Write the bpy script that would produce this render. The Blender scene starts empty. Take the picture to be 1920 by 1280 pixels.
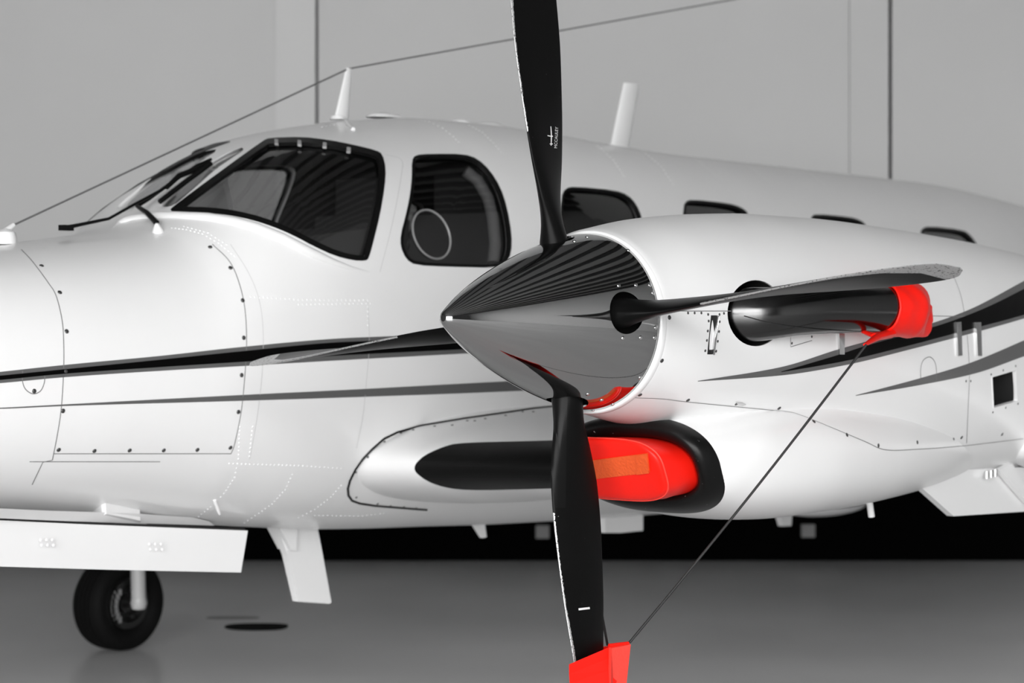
import bpy, bmesh, math, random
import numpy as np
from mathutils import Vector, Matrix
from mathutils.bvhtree import BVHTree

random.seed(7)
SC = bpy.context.scene
COL = SC.collection
R = math.radians

# ------------------------------------------------------------------ camera
FPX = 3950.0                       # focal length in pixels of a 1920 x 1280 frame
CAM_Z = 1.5
cam_d = bpy.data.cameras.new('camera')
cam_d.sensor_width = 36.0
cam_d.lens = FPX / 1920 * 36.0
cam_d.shift_y = -40.0 / 1920
cam_d.clip_end = 300
cam_d.dof.use_dof = True
cam_d.dof.focus_distance = 5.55
cam_d.dof.aperture_fstop = 3.4
cam = bpy.data.objects.new('camera', cam_d)
cam.location = (0, 0, CAM_Z)
cam.rotation_euler = (R(90), 0, 0)
COL.objects.link(cam)
SC.camera = cam

# ------------------------------------------------------------------ sky, light, exposure
world = bpy.data.worlds.new('overcast_sky')
SC.world = world
world.use_nodes = True
world.node_tree.nodes['Background'].inputs[0].default_value = (1, 1, 1, 1)
world.node_tree.nodes['Background'].inputs[1].default_value = 11.0
# portal that guides sampling through the open hangar door (gives off no light itself)
DOOR_X0, DOOR_X1, DOOR_Y, DOOR_H = -7.0, 6.0, -6.0, 6.4
pl = bpy.data.lights.new('door_portal', 'AREA')
pl.shape = 'RECTANGLE'
pl.size = DOOR_X1 - DOOR_X0
pl.size_y = DOOR_H
pl.cycles.is_portal = True
po = bpy.data.objects.new('door_portal', pl)
po.location = ((DOOR_X0 + DOOR_X1) / 2, DOOR_Y, DOOR_H / 2)
po.rotation_euler = (R(90), 0, 0)
COL.objects.link(po)

vs = SC.view_settings
vs.view_transform = 'Standard'
vs.look = 'None'
vs.gamma = 1.0
vs.use_curve_mapping = False
vs.exposure = 0.0

# ------------------------------------------------------------------ materials
def nodes_of(m):
    m.use_nodes = True
    return m.node_tree.nodes, m.node_tree.links, m.node_tree.nodes['Principled BSDF']

def mat(name, col, rough=0.5, metal=0.0, coat=0.0, var=0.0, scale=8.0, bump=0.0, bscale=60.0, spec=0.5, rvar=0.0):
    m = bpy.data.materials.new(name)
    n, l, b = nodes_of(m)
    if not isinstance(col, tuple):
        col = (col, col, col)
    b.inputs['Base Color'].default_value = (*col, 1)
    b.inputs['Roughness'].default_value = rough
    b.inputs['Metallic'].default_value = metal
    b.inputs['Coat Weight'].default_value = coat
    b.inputs['Coat Roughness'].default_value = 0.08
    b.inputs['Specular IOR Level'].default_value = spec
    tc = n.new('ShaderNodeTexCoord')
    if var > 0 or rvar > 0:
        nz = n.new('ShaderNodeTexNoise')
        nz.inputs['Scale'].default_value = scale
        nz.inputs['Detail'].default_value = 5
        l.new(tc.outputs['Object'], nz.inputs['Vector'])
        if var > 0:
            mr = n.new('ShaderNodeMapRange')
            mr.inputs['From Min'].default_value = 0.3
            mr.inputs['From Max'].default_value = 0.7
            mr.inputs['To Min'].default_value = 1 - var
            mr.inputs['To Max'].default_value = 1 + var
            l.new(nz.outputs['Fac'], mr.inputs['Value'])
            mx = n.new('ShaderNodeMix')
            mx.data_type = 'RGBA'
            mx.blend_type = 'MULTIPLY'
            mx.inputs[0].default_value = 1
            mx.inputs[6].default_value = (*col, 1)
            l.new(mr.outputs['Result'], mx.inputs[7])
            l.new(mx.outputs[2], b.inputs['Base Color'])
        if rvar > 0:
            m2 = n.new('ShaderNodeMapRange')
            m2.inputs['From Min'].default_value = 0.3
            m2.inputs['From Max'].default_value = 0.7
            m2.inputs['To Min'].default_value = max(0.0, rough - rvar)
            m2.inputs['To Max'].default_value = rough + rvar
            l.new(nz.outputs['Fac'], m2.inputs['Value'])
            l.new(m2.outputs['Result'], b.inputs['Roughness'])
    if bump > 0:
        bz = n.new('ShaderNodeTexNoise')
        bz.inputs['Scale'].default_value = bscale
        bz.inputs['Detail'].default_value = 4
        l.new(tc.outputs['Object'], bz.inputs['Vector'])
        bp = n.new('ShaderNodeBump')
        bp.inputs['Strength'].default_value = bump
        bp.inputs['Distance'].default_value = 0.01
        l.new(bz.outputs['Fac'], bp.inputs['Height'])
        l.new(bp.outputs['Normal'], b.inputs['Normal'])
    return m

def glass_mat(name, tint, spec_ior=1.5):
    m = bpy.data.materials.new(name)
    m.use_nodes = True
    n, l = m.node_tree.nodes, m.node_tree.links
    n.clear()
    out = n.new('ShaderNodeOutputMaterial')
    tr = n.new('ShaderNodeBsdfTransparent')
    tr.inputs[0].default_value = (tint, tint, tint, 1)
    gl = n.new('ShaderNodeBsdfGlossy')
    gl.inputs['Roughness'].default_value = 0.015
    gl.inputs[0].default_value = (.9, .9, .9, 1)
    lw = n.new('ShaderNodeLayerWeight')
    lw.inputs[0].default_value = .5
    pw = n.new('ShaderNodeMath')
    pw.operation = 'POWER'
    pw.inputs[1].default_value = 4.0
    l.new(lw.outputs['Facing'], pw.inputs[0])
    fr = n.new('ShaderNodeMath')
    fr.operation = 'MULTIPLY_ADD'
    f0 = ((spec_ior - 1) / (spec_ior + 1)) ** 2
    fr.inputs[1].default_value = 1 - f0
    fr.inputs[2].default_value = f0
    l.new(pw.outputs[0], fr.inputs[0])
    mx = n.new('ShaderNodeMixShader')
    l.new(fr.outputs[0], mx.inputs[0])
    l.new(tr.outputs[0], mx.inputs[1])
    l.new(gl.outputs[0], mx.inputs[2])
    l.new(mx.outputs[0], out.inputs[0])
    return m

def speckle_mat(name, base, spot, rough, metal, amount, scale, spot_metal=0.0):
    """base colour with sparse chips of another colour"""
    m = bpy.data.materials.new(name)
    n, l, b = nodes_of(m)
    tc = n.new('ShaderNodeTexCoord')
    nz = n.new('ShaderNodeTexNoise')
    nz.inputs['Scale'].default_value = scale
    nz.inputs['Detail'].default_value = 3
    l.new(tc.outputs['Object'], nz.inputs['Vector'])
    cr = n.new('ShaderNodeValToRGB')
    cr.color_ramp.elements[0].position = amount
    cr.color_ramp.elements[0].color = (base, base, base, 1)
    cr.color_ramp.elements[1].position = min(1.0, amount + .03)
    cr.color_ramp.elements[1].color = (spot, spot, spot, 1)
    l.new(nz.outputs['Fac'], cr.inputs[0])
    l.new(cr.outputs[0], b.inputs['Base Color'])
    b.inputs['Roughness'].default_value = rough
    b.inputs['Metallic'].default_value = metal
    b.inputs['Specular IOR Level'].default_value = .18
    return m

def blade_material():
    """black paint with a bare, pitted leading edge marked by the vertex attribute 'edge'"""
    m = bpy.data.materials.new('black_blade_with_bare_edge')
    n, l, b = nodes_of(m)
    at = n.new('ShaderNodeAttribute')
    at.attribute_name = 'edge'
    tc = n.new('ShaderNodeTexCoord')
    nz = n.new('ShaderNodeTexNoise')
    nz.inputs['Scale'].default_value = 160
    nz.inputs['Detail'].default_value = 3
    l.new(tc.outputs['Object'], nz.inputs['Vector'])
    ad = n.new('ShaderNodeMath')
    ad.operation = 'MULTIPLY_ADD'
    ad.inputs[1].default_value = .05
    ad.inputs[2].default_value = -.025
    l.new(nz.outputs['Fac'], ad.inputs[0])
    sm = n.new('ShaderNodeMath')
    sm.operation = 'ADD'
    l.new(at.outputs['Fac'], sm.inputs[0])
    l.new(ad.outputs[0], sm.inputs[1])
    gt = n.new('ShaderNodeMath')
    gt.operation = 'GREATER_THAN'
    gt.inputs[1].default_value = 0
    l.new(sm.outputs[0], gt.inputs[0])
    pit = n.new('ShaderNodeValToRGB')
    pit.color_ramp.elements[0].position = .58
    pit.color_ramp.elements[0].color = (.55, .55, .55, 1)
    pit.color_ramp.elements[1].position = .64
    pit.color_ramp.elements[1].color = (.12, .12, .12, 1)
    l.new(nz.outputs['Fac'], pit.inputs[0])
    chip = n.new('ShaderNodeValToRGB')
    chip.color_ramp.elements[0].position = .77
    chip.color_ramp.elements[0].color = (.004, .004, .004, 1)
    chip.color_ramp.elements[1].position = .79
    chip.color_ramp.elements[1].color = (.3, .3, .3, 1)
    l.new(nz.outputs['Fac'], chip.inputs[0])
    mx = n.new('ShaderNodeMix')
    mx.data_type = 'RGBA'
    l.new(gt.outputs[0], mx.inputs[0])
    l.new(chip.outputs[0], mx.inputs[6])
    l.new(pit.outputs[0], mx.inputs[7])
    l.new(mx.outputs[2], b.inputs['Base Color'])
    b.inputs['Roughness'].default_value = .36
    b.inputs['Specular IOR Level'].default_value = .08
    mm = n.new('ShaderNodeMath')
    mm.operation = 'MULTIPLY'
    mm.inputs[1].default_value = .6
    l.new(gt.outputs[0], mm.inputs[0])
    l.new(mm.outputs[0], b.inputs['Metallic'])
    return m

M = {}
M['white'] = mat('white_gloss_paint', .79, .32, coat=.35, var=.012, scale=3)
M['cabin_lining'] = mat('dark_cabin_lining', .05, .8)
M['visor_grey'] = mat('grey_visor_plastic', .35, .5)
M['stripe_black'] = mat('black_stripe_paint', .002, .35, spec=.05)
M['stripe_grey'] = mat('grey_stripe_paint', .10, .35, coat=.1)
M['seam'] = mat('seam_dark_line', .18, .7)  # dark grey line marking the joints between skin panels
M['chrome'] = mat('polished_spinner_metal', .47, .045, metal=1.0, bump=.012, bscale=14, rvar=.02, scale=20)
M['fairing'] = mat('satin_polished_fairing', .88, .30, metal=.1)
M['blade'] = blade_material()
M['mark_white'] = mat('white_marking', .85, .5)
M['exhaust'] = mat('dark_polished_exhaust_steel', .10, .16, metal=1.0, rvar=.08, scale=9)
M['hole'] = mat('dark_inner_lining', .006, .8)
M['boot'] = speckle_mat('black_rubber_boot', .005, .5, .33, 0, .73, 70)
M['rubber'] = mat('black_rubber_seal', .005, .38, spec=.12)
M['tyre'] = mat('tyre_rubber', .004, .7, spec=.12)
M['steel'] = mat('bright_steel', .65, .22, metal=1.0)
M['screw'] = mat('dark_screw_steel', .10, .35, metal=.7)
M['rivet'] = mat('white_rivet_paint', .85, .2, coat=.4)
M['red'] = mat('red_vinyl', (.85, .010, .004), .42, bump=.12, bscale=12, spec=.3)
M['red_pale'] = mat('red_webbing', (.80, .045, .03), .6, bump=.2, bscale=70)
M['orange'] = mat('orange_webbing', (.72, .085, .012), .6, bump=.3, bscale=120)
M['cord'] = mat('black_cord', .012, .6)
M['glass'] = glass_mat('cockpit_glass', .84, 1.8)
M['glass_dark'] = glass_mat('tinted_cabin_glass', .45, 1.8)
M['ring_clear'] = mat('clear_plastic_ring', .22, .2)
M['wire'] = mat('antenna_wire', .12, .5)
M['hub_metal'] = mat('wheel_hub_metal', .05, .35, metal=.8)
M['strut'] = mat('white_strut_paint', .5, .35)
M['wall'] = mat('painted_hangar_wall', .54, .6, var=.03, scale=.6)
M['side_wall'] = mat('white_side_wall', .45, .6)
M['wall_edge'] = mat('painted_door_stile', .60, .6, var=.02, scale=.6)
M['gap'] = mat('dark_door_gap', .30, .8)
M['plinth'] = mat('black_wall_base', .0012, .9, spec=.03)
M['plate'] = mat('pale_plate', .22, .6)
M['ceiling'] = mat('dark_ceiling_sheet', .28, .6)
M['purlin'] = mat('dark_steel_purlin', .025, .6)
M['door_sheet'] = mat('grey_corrugated_sheet', .3, .55)
M['apron'] = mat('concrete_apron', .42, .8, var=.1, scale=.4)
M['stain'] = mat('dark_floor_stain', .004, .8, spec=.05)
M['scuff'] = mat('grey_floor_scuff', .25, .5)
fm = mat('polished_concrete_floor', .62, .30, var=.08, scale=.8, rvar=.02)
M['floor'] = fm

# ------------------------------------------------------------------ frames
TH = R(38.5)
SN, CS = math.sin(TH), math.cos(TH)
HUB = Vector((.127, 5.65, 0))           # point on the floor under the propeller hub
HZ = CAM_Z                              # hub height
MW = Matrix(((SN, -CS, 0, HUB.x), (CS, SN, 0, HUB.y), (0, 0, 1, 0), (0, 0, 0, 1)))
MWI = MW.inverted()
FB = 2.0                                # fuselage centreline, metres starboard of the engine axis
# aircraft axes: x aft, y starboard, z up from the floor

def ray(px, py):
    d = Vector(((px - 960) / FPX, 1.0, (600 - py) / FPX))
    o = MWI @ Vector((0, 0, CAM_Z))
    return o, (MWI.to_3x3() @ d).normalized()

def hit(bvh, px, py, toward=None):
    o, d = ray(px, py)
    p, n, i, t = bvh.ray_cast(o, d)
    k = 0
    while p is None and toward is not None and k < 60:
        px += (toward[0] - px) * .03
        py += (toward[1] - py) * .03
        o, d = ray(px, py)
        p, n, i, t = bvh.ray_cast(o, d)
        k += 1
    if p is None:
        return None, None
    if n.dot(d) > 0:
        n = -n
    return p, n

def on_b(px, py, b):
    """point of the aircraft's fore-and-aft plane y = b seen at a pixel"""
    o, d = ray(px, py)
    t = (b - o.y) / d.y
    return o + d * t

def on_floor(px, py):
    t = CAM_Z * FPX / (py - 600)
    return Vector(((px - 960) / FPX * t, t, 0))

# ------------------------------------------------------------------ object helpers
ORG = {}
def link_mesh(name, me, parent, org=None, world=False):
    o = bpy.data.objects.new(name, me)
    COL.objects.link(o)
    if org is None:
        n = len(me.vertices)
        a = np.empty(n * 3)
        me.vertices.foreach_get('co', a)
        a = a.reshape(-1, 3)
        lo, hi = a.min(0), a.max(0)
        org = Vector(((lo[0] + hi[0]) / 2, (lo[1] + hi[1]) / 2, lo[2]))
        me.transform(Matrix.Translation(-org))
    ORG[o.name] = org
    if parent is not None:
        o.parent = parent
        o.location = org - ORG[parent.name]
    elif world:
        o.location = org
    else:
        o.matrix_world = MW @ Matrix.Translation(org)
    return o

def mk(name, verts, faces, m, parent=None, smooth=True, world=False, mats=None, midx=None, fix=True, sharp=40):
    me = bpy.data.meshes.new(name)
    me.from_pydata([tuple(v) for v in verts], [], faces)
    for mm in (mats or [m]):
        me.materials.append(M[mm])
    if midx is not None:
        me.polygons.foreach_set('material_index', midx)
    if fix:
        bm = bmesh.new()
        bm.from_mesh(me)
        bmesh.ops.recalc_face_normals(bm, faces=bm.faces)
        bm.to_mesh(me)
        bm.free()
    if smooth:
        me.polygons.foreach_set('use_smooth', [True] * len(me.polygons))
        me.set_sharp_from_angle(angle=R(sharp))
    me.update()
    return link_mesh(name, me, parent, world=world)

def tag(o, label=None, cat=None, group=None, kind=None):
    if label: o['label'] = label
    if cat: o['category'] = cat
    if group: o['group'] = group
    if kind: o['kind'] = kind
    return o

class G:
    """collects vertices and faces for one mesh"""
    def __init__(s):
        s.v, s.f = [], []
    def add(s, vs, fs):
        k = len(s.v)
        s.v += [Vector(v) for v in vs]
        s.f += [tuple(i + k for i in f) for f in fs]
        return s
    def box(s, c, h, rot=None):
        vs = []
        for x in (-1, 1):
            for y in (-1, 1):
                for z in (-1, 1):
                    v = Vector((x * h[0], y * h[1], z * h[2]))
                    if rot is not None:
                        v = rot @ v
                    vs.append(v + Vector(c))
        return s.add(vs, [(0, 1, 3, 2), (4, 6, 7, 5), (0, 4, 5, 1), (2, 3, 7, 6), (0, 2, 6, 4), (1, 5, 7, 3)])
    def tube(s, pts, rad, seg=10, caps=True, flat=1.0):
        pts = [Vector(p) for p in pts]
        rads = rad if isinstance(rad, (list, tuple)) else [rad] * len(pts)
        rings, up = [], None
        for i, p in enumerate(pts):
            t = (pts[min(i + 1, len(pts) - 1)] - pts[max(i - 1, 0)]).normalized()
            if up is None:
                up = Vector((0, 0, 1)) if abs(t.z) < .9 else Vector((1, 0, 0))
            x = t.cross(up).normalized()
            up = x.cross(t).normalized()
            rings.append([p + (x * math.cos(q) + up * math.sin(q) * flat) * rads[i] for q in [2 * math.pi * k / seg for k in range(seg)]])
        vs = [v for r_ in rings for v in r_]
        fs = []
        for i in range(len(pts) - 1):
            for k in range(seg):
                k2 = (k + 1) % seg
                fs.append((i * seg + k, i * seg + k2, (i + 1) * seg + k2, (i + 1) * seg + k))
        if caps:
            fs.append(tuple(range(seg)))
            fs.append(tuple((len(pts) - 1) * seg + k for k in range(seg)))
        return s.add(vs, fs)
    def lathe(s, prof, c, ax, seg=48):
        """prof = (along axis, radius)"""
        ax = Vector(ax).normalized()
        u = Vector((0, 0, 1)) if abs(ax.z) < .9 else Vector((1, 0, 0))
        x = ax.cross(u).normalized()
        y = ax.cross(x).normalized()
        vs = []
        for (h, r_) in prof:
            for k in range(seg):
                q = 2 * math.pi * k / seg
                vs.append(Vector(c) + ax * h + (x * math.cos(q) + y * math.sin(q)) * r_)
        fs = []
        for i in range(len(prof) - 1):
            for k in range(seg):
                k2 = (k + 1) % seg
                fs.append((i * seg + k, i * seg + k2, (i + 1) * seg + k2, (i + 1) * seg + k))
        return s.add(vs, fs)
    def build(s, name, m, parent=None, **kw):
        return mk(name, s.v, s.f, m, parent, **kw)

def pchip(xs, ys, x):
    xs, ys, x = np.asarray(xs, float), np.asarray(ys, float), np.asarray(x, float)
    h = np.diff(xs)
    d = np.diff(ys) / h
    m = np.zeros_like(ys)
    m[0], m[-1] = d[0], d[-1]
    for i in range(1, len(xs) - 1):
        if d[i - 1] * d[i] > 0:
            w1, w2 = 2 * h[i] + h[i - 1], h[i] + 2 * h[i - 1]
            m[i] = (w1 + w2) / (w1 / d[i - 1] + w2 / d[i])
    k = np.clip(np.searchsorted(xs, x) - 1, 0, len(xs) - 2)
    t = (x - xs[k]) / h[k]
    return ((1 + 2 * t) * (1 - t) ** 2 * ys[k] + t * (1 - t) ** 2 * h[k] * m[k]
            + t * t * (3 - 2 * t) * ys[k + 1] + t * t * (t - 1) * h[k] * m[k + 1])

def loft_arrays(tab, stations, seg, cb):
    """tab rows: a, top, bottom, half width, height of greatest width, exponent top, exponent bottom"""
    T = np.array(tab, float)
    a = np.array(stations, float)
    col = [pchip(T[:, 0], T[:, j], a) for j in range(1, T.shape[1])]
    top, bot, hw, zc, nt, nb = col
    ph = np.linspace(0, 2 * np.pi, seg, endpoint=False)
    c, s = np.cos(ph), np.sin(ph)
    vs = []
    for i in range(len(a)):
        e = np.where(s >= 0, nt[i], nb[i])
        y = cb + hw[i] * np.sign(c) * np.abs(c) ** (2 / e)
        hh = np.where(s >= 0, top[i] - zc[i], zc[i] - bot[i])
        z = HZ + zc[i] + hh * np.sign(s) * np.abs(s) ** (2 / e)
        for k in range(seg):
            vs.append((a[i], y[k], z[k]))
    fs = []
    for i in range(len(a) - 1):
        for k in range(seg):
            k2 = (k + 1) % seg
            fs.append((i * seg + k, i * seg + k2, (i + 1) * seg + k2, (i + 1) * seg + k))
    return vs, fs

def bvh_of(vs, fs):
    return BVHTree.FromPolygons([Vector(v) for v in vs], fs)

def poly_px(pts, n=1):
    """resample a closed pixel polygon, n points per edge"""
    out = []
    for i, p in enumerate(pts):
        q = pts[(i + 1) % len(pts)]
        for k in range(n):
            t = k / n
            out.append((p[0] + (q[0] - p[0]) * t, p[1] + (q[1] - p[1]) * t))
    return out

def cen(pts):
    return (sum(p[0] for p in pts) / len(pts), sum(p[1] for p in pts) / len(pts))

def smooth_poly(pts, it=2):
    for _ in range(it):
        o = []
        for i, p in enumerate(pts):
            q = pts[(i + 1) % len(pts)]
            o += [(p[0] * .75 + q[0] * .25, p[1] * .75 + q[1] * .25), (p[0] * .25 + q[0] * .75, p[1] * .25 + q[1] * .75)]
        pts = o
    return pts

def inset(pts, d):
    """inset a closed polygon by d pixels"""
    n = len(pts)
    area = sum(pts[i][0] * pts[(i + 1) % n][1] - pts[(i + 1) % n][0] * pts[i][1] for i in range(n))
    sg = 1 if area > 0 else -1
    out = []
    for i in range(n):
        a, b = pts[i - 1], pts[(i + 1) % n]
        tx, ty = b[0] - a[0], b[1] - a[1]
        L = math.hypot(tx, ty) or 1
        out.append((pts[i][0] - ty / L * d * sg, pts[i][1] + tx / L * d * sg))
    return out

def surf_pts(bvh, pts, off, c=None):
    c = c or cen(pts)
    o = []
    for p in pts:
        q, n = hit(bvh, p[0], p[1], c)
        o.append(q + n * off)
    return o

def decal_poly(name, bvh, pts, off, m, parent, rings=5, flip=None, **kw):
    """patch that follows the surface inside a star-shaped outline"""
    c = cen(pts)
    vs, fs = [], []
    n = len(pts)
    for j in range(rings):
        k = 1 - j / rings
        vs += surf_pts(bvh, [(c[0] + (p[0] - c[0]) * k, c[1] + (p[1] - c[1]) * k) for p in pts], off, c)
    vs.append(surf_pts(bvh, [c], off, c)[0])
    for j in range(rings - 1):
        for i in range(n):
            i2 = (i + 1) % n
            fs.append((j * n + i, j * n + i2, (j + 1) * n + i2, (j + 1) * n + i))
    j = rings - 1
    for i in range(n):
        fs.append((j * n + i, j * n + (i + 1) % n, rings * n))
    if flip is not None:
        vs = [Vector((v.x, 2 * flip - v.y, v.z)) for v in vs]
    return mk(name, vs, fs, m, parent, **kw)

def decal_ring(name, bvh, outer, inner, off, m, parent, lip=.006, flip=None):
    """band between two outlines with the same number of points, with a little thickness"""
    c = cen(outer)
    n = len(outer)
    A = surf_pts(bvh, outer, off, c)
    B = surf_pts(bvh, inner, off, c)
    A0 = surf_pts(bvh, outer, off - lip, c)
    B0 = surf_pts(bvh, inner, off - lip, c)
    vs = A0 + A + B + B0
    if flip is not None:
        vs = [Vector((v.x, 2 * flip - v.y, v.z)) for v in vs]
    fs = []
    for j in range(3):
        for i in range(n):
            i2 = (i + 1) % n
            fs.append((j * n + i, j * n + i2, (j + 1) * n + i2, (j + 1) * n + i))
    return mk(name, vs, fs, m, parent)

def interp_line(pts, n):
    P = np.array(pts, float)
    s = P[:, 0]
    x = np.linspace(s[0], s[-1], n)
    return [(float(u), float(v)) for u, v in zip(x, pchip(s, P[:, 1], x))]

def decal_strip(name, bvh, top, bot, off, m, parent, n=60, across=4):
    """painted band between two pixel curves that run left to right"""
    A, B = interp_line(top, n), interp_line(bot, n)
    vs, fs, ok = [], [], []
    for a, b in zip(A, B):
        for k in range(across + 1):
            t = k / across
            p, nn = hit(bvh, a[0] + (b[0] - a[0]) * t, a[1] + (b[1] - a[1]) * t)
            ok.append(p is not None)
            vs.append(p + nn * off if p is not None else Vector((0, 0, 0)))
    for i in range(n - 1):
        for k in range(across):
            f = (i * (across + 1) + k, i * (across + 1) + k + 1, (i + 1) * (across + 1) + k + 1, (i + 1) * (across + 1) + k)
            if all(ok[j] for j in f) and max((vs[f[0]] - vs[j]).length for j in f) < .25:
                fs.append(f)
    used = sorted({j for f in fs for j in f})
    mp = {j: i for i, j in enumerate(used)}
    return mk(name, [vs[j] for j in used], [tuple(mp[j] for j in f) for f in fs], m, parent)

def resample(pts, step):
    out = [pts[0]]
    for a, b in zip(pts, pts[1:]):
        L = math.hypot(b[0] - a[0], b[1] - a[1])
        k = max(1, int(round(L / step)))
        for i in range(1, k + 1):
            out.append((a[0] + (b[0] - a[0]) * i / k, a[1] + (b[1] - a[1]) * i / k))
    return out

def catmull(pts, n=8):
    q = [(2 * pts[0][0] - pts[1][0], 2 * pts[0][1] - pts[1][1])] + list(pts) + [(2 * pts[-1][0] - pts[-2][0], 2 * pts[-1][1] - pts[-2][1])]
    out = []
    for i in range(1, len(q) - 2):
        for k in range(n):
            t = k / n
            out.append(tuple(.5 * (2 * q[i][j] + (q[i + 1][j] - q[i - 1][j]) * t + (2 * q[i - 1][j] - 5 * q[i][j] + 4 * q[i + 1][j] - q[i + 2][j]) * t * t
                                   + (3 * q[i][j] - q[i - 1][j] - 3 * q[i + 1][j] + q[i + 2][j]) * t ** 3) for j in (0, 1)))
    out.append(pts[-1])
    return out

def seam_line(name, bvh, pts, parent, w=.0022, m='seam', off=.0012, step=8):
    """thin line lying on the skin"""
    P, N = [], []
    for p in resample(catmull(pts) if len(pts) > 3 else pts, step):
        q, n = hit(bvh, p[0], p[1])
        if q is not None:
            P.append(q + n * off)
            N.append(n)
    vs, fs = [], []
    for i in range(len(P)):
        t = P[min(i + 1, len(P) - 1)] - P[max(i - 1, 0)]
        s = N[i].cross(t).normalized() * (w / 2)
        vs += [P[i] - s, P[i] + s]
    for i in range(len(P) - 1):
        if (P[i + 1] - P[i]).length < .2:
            fs.append((2 * i, 2 * i + 1, 2 * i + 3, 2 * i + 2))
    return mk(name, vs, fs, m, parent)

def plate(name, bvh, pts, thick, m, parent, off=0.0, bev=0.0):
    """raised plate with the given pixel outline, standing on the surface"""
    pts = poly_px(pts, 5)
    c = cen(pts)
    q, n0 = hit(bvh, c[0], c[1], c)
    lo, hi = [], []
    for p in pts:
        a, n = hit(bvh, p[0], p[1], c)
        lo.append(a + n0 * (off - .004))
        hi.append(a + n0 * (off + thick))
    k = len(pts)
    fs = [tuple(range(k)), tuple(range(k, 2 * k))] + [(i, (i + 1) % k, k + (i + 1) % k, k + i) for i in range(k)]
    return mk(name, lo + hi, fs, m, parent, smooth=False)

SHARED = {}
def stud(name, bvh, px, py, rad, hgt, m, parent):
    """small round-headed screw; all of one size share a mesh"""
    p, n = hit(bvh, px, py)
    if p is None:
        return None
    key = (name, rad, hgt, m)
    if key not in SHARED:
        g = G().lathe([(-.002, rad), (hgt * .35, rad), (hgt * .8, rad * .75), (hgt, rad * .3), (hgt, .0002)], (0, 0, 0), (0, 0, 1), 12)
        me = bpy.data.meshes.new(name)
        me.from_pydata([tuple(v) for v in g.v], [], g.f)
        me.materials.append(M[m])
        me.polygons.foreach_set('use_smooth', [True] * len(me.polygons))
        SHARED[key] = me
    o = link_mesh(name, SHARED[key], parent, org=p)
    o.rotation_euler = n.to_track_quat('Z', 'Y').to_euler()
    return o

def rivets(name, bvh, lines, parent, rad=.0035, step=7, m='rivet'):
    g = G()
    for pts in lines:
        for p in resample(pts, step):
            q, n = hit(bvh, p[0], p[1])
            if q is None:
                continue
            g.lathe([(0, rad), (rad * .35, rad * .7), (rad * .45, .0003)], q, n, 6)
    o = g.build(name, m, parent, fix=False)
    o['kind'] = 'stuff'
    return o

def shell(name, vs, fs, mats, thick, cutters, parent, sharp=35):
    """solid shell with openings cut out of it; mats = outer, inner"""
    me = bpy.data.meshes.new(name + '_raw')
    me.from_pydata([tuple(v) for v in vs], [], fs)
    bm = bmesh.new()
    bm.from_mesh(me)
    bmesh.ops.recalc_face_normals(bm, faces=bm.faces)
    bm.to_mesh(me)
    bm.free()
    for k in mats:
        me.materials.append(M[k])
    o = bpy.data.objects.new(name + '_raw', me)
    COL.objects.link(o)
    tmp = []
    if thick:
        sm = o.modifiers.new('s', 'SOLIDIFY')
        sm.thickness = thick
        sm.offset = -1
        sm.material_offset = 1
        sm.material_offset_rim = 1
    for cv, cf in cutters:
        cm = bpy.data.meshes.new('cut')
        cm.from_pydata([tuple(v) for v in cv], [], cf)
        b2 = bmesh.new()
        b2.from_mesh(cm)
        bmesh.ops.recalc_face_normals(b2, faces=b2.faces)
        b2.to_mesh(cm)
        b2.free()
        co = bpy.data.objects.new('cut', cm)
        COL.objects.link(co)
        tmp.append(co)
        bo = o.modifiers.new('b', 'BOOLEAN')
        bo.operation = 'DIFFERENCE'
        bo.solver = 'EXACT'
        bo.object = co
    dg = bpy.context.evaluated_depsgraph_get()
    dg.update()
    new = bpy.data.meshes.new_from_object(o.evaluated_get(dg))
    new.name = name
    for t in tmp + [o]:
        bpy.data.objects.remove(t)
    new.polygons.foreach_set('use_smooth', [True] * len(new.polygons))
    new.set_sharp_from_angle(angle=R(sharp))
    return link_mesh(name, new, parent)

def prism(pts, y0, y1):
    """closed prism along the aircraft's y axis through points (x, z)"""
    n = len(pts)
    vs = [(p.x, y0, p.z) for p in pts] + [(p.x, y1, p.z) for p in pts]
    fs = [tuple(range(n)), tuple(range(n, 2 * n))] + [(i, (i + 1) % n, n + (i + 1) % n, n + i) for i in range(n)]
    return vs, fs

# ================================================================== THE HANGAR
WALL_Y = 13.2
def hbox(name, x0, x1, y0, y1, z0, z1, m, parent=None, kind=None):
    g = G().box(((x0 + x1) / 2, (y0 + y1) / 2, (z0 + z1) / 2), ((x1 - x0) / 2, (y1 - y0) / 2, (z1 - z0) / 2))
    if parent is not None:
        o = g.build(name, m, None, smooth=False, world=True)
        loc = o.location.copy()
        o.parent = parent
        o.location = loc - parent.location
    else:
        o = g.build(name, m, None, smooth=False, world=True)
    if kind:
        o['kind'] = kind
    return o

fl = hbox('floor', -14, 14, DOOR_Y, WALL_Y, -.2, 0, 'floor', kind='structure')
tag(fl, 'dark grey polished concrete hangar floor')
ap = hbox('ground_apron', -60, 60, -70, DOOR_Y, -.2, -.005, 'apron', kind='structure')
tag(ap, 'pale concrete apron outside the hangar door')
def wx(px, y=WALL_Y):
    return (px - 960) / FPX * y
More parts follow.
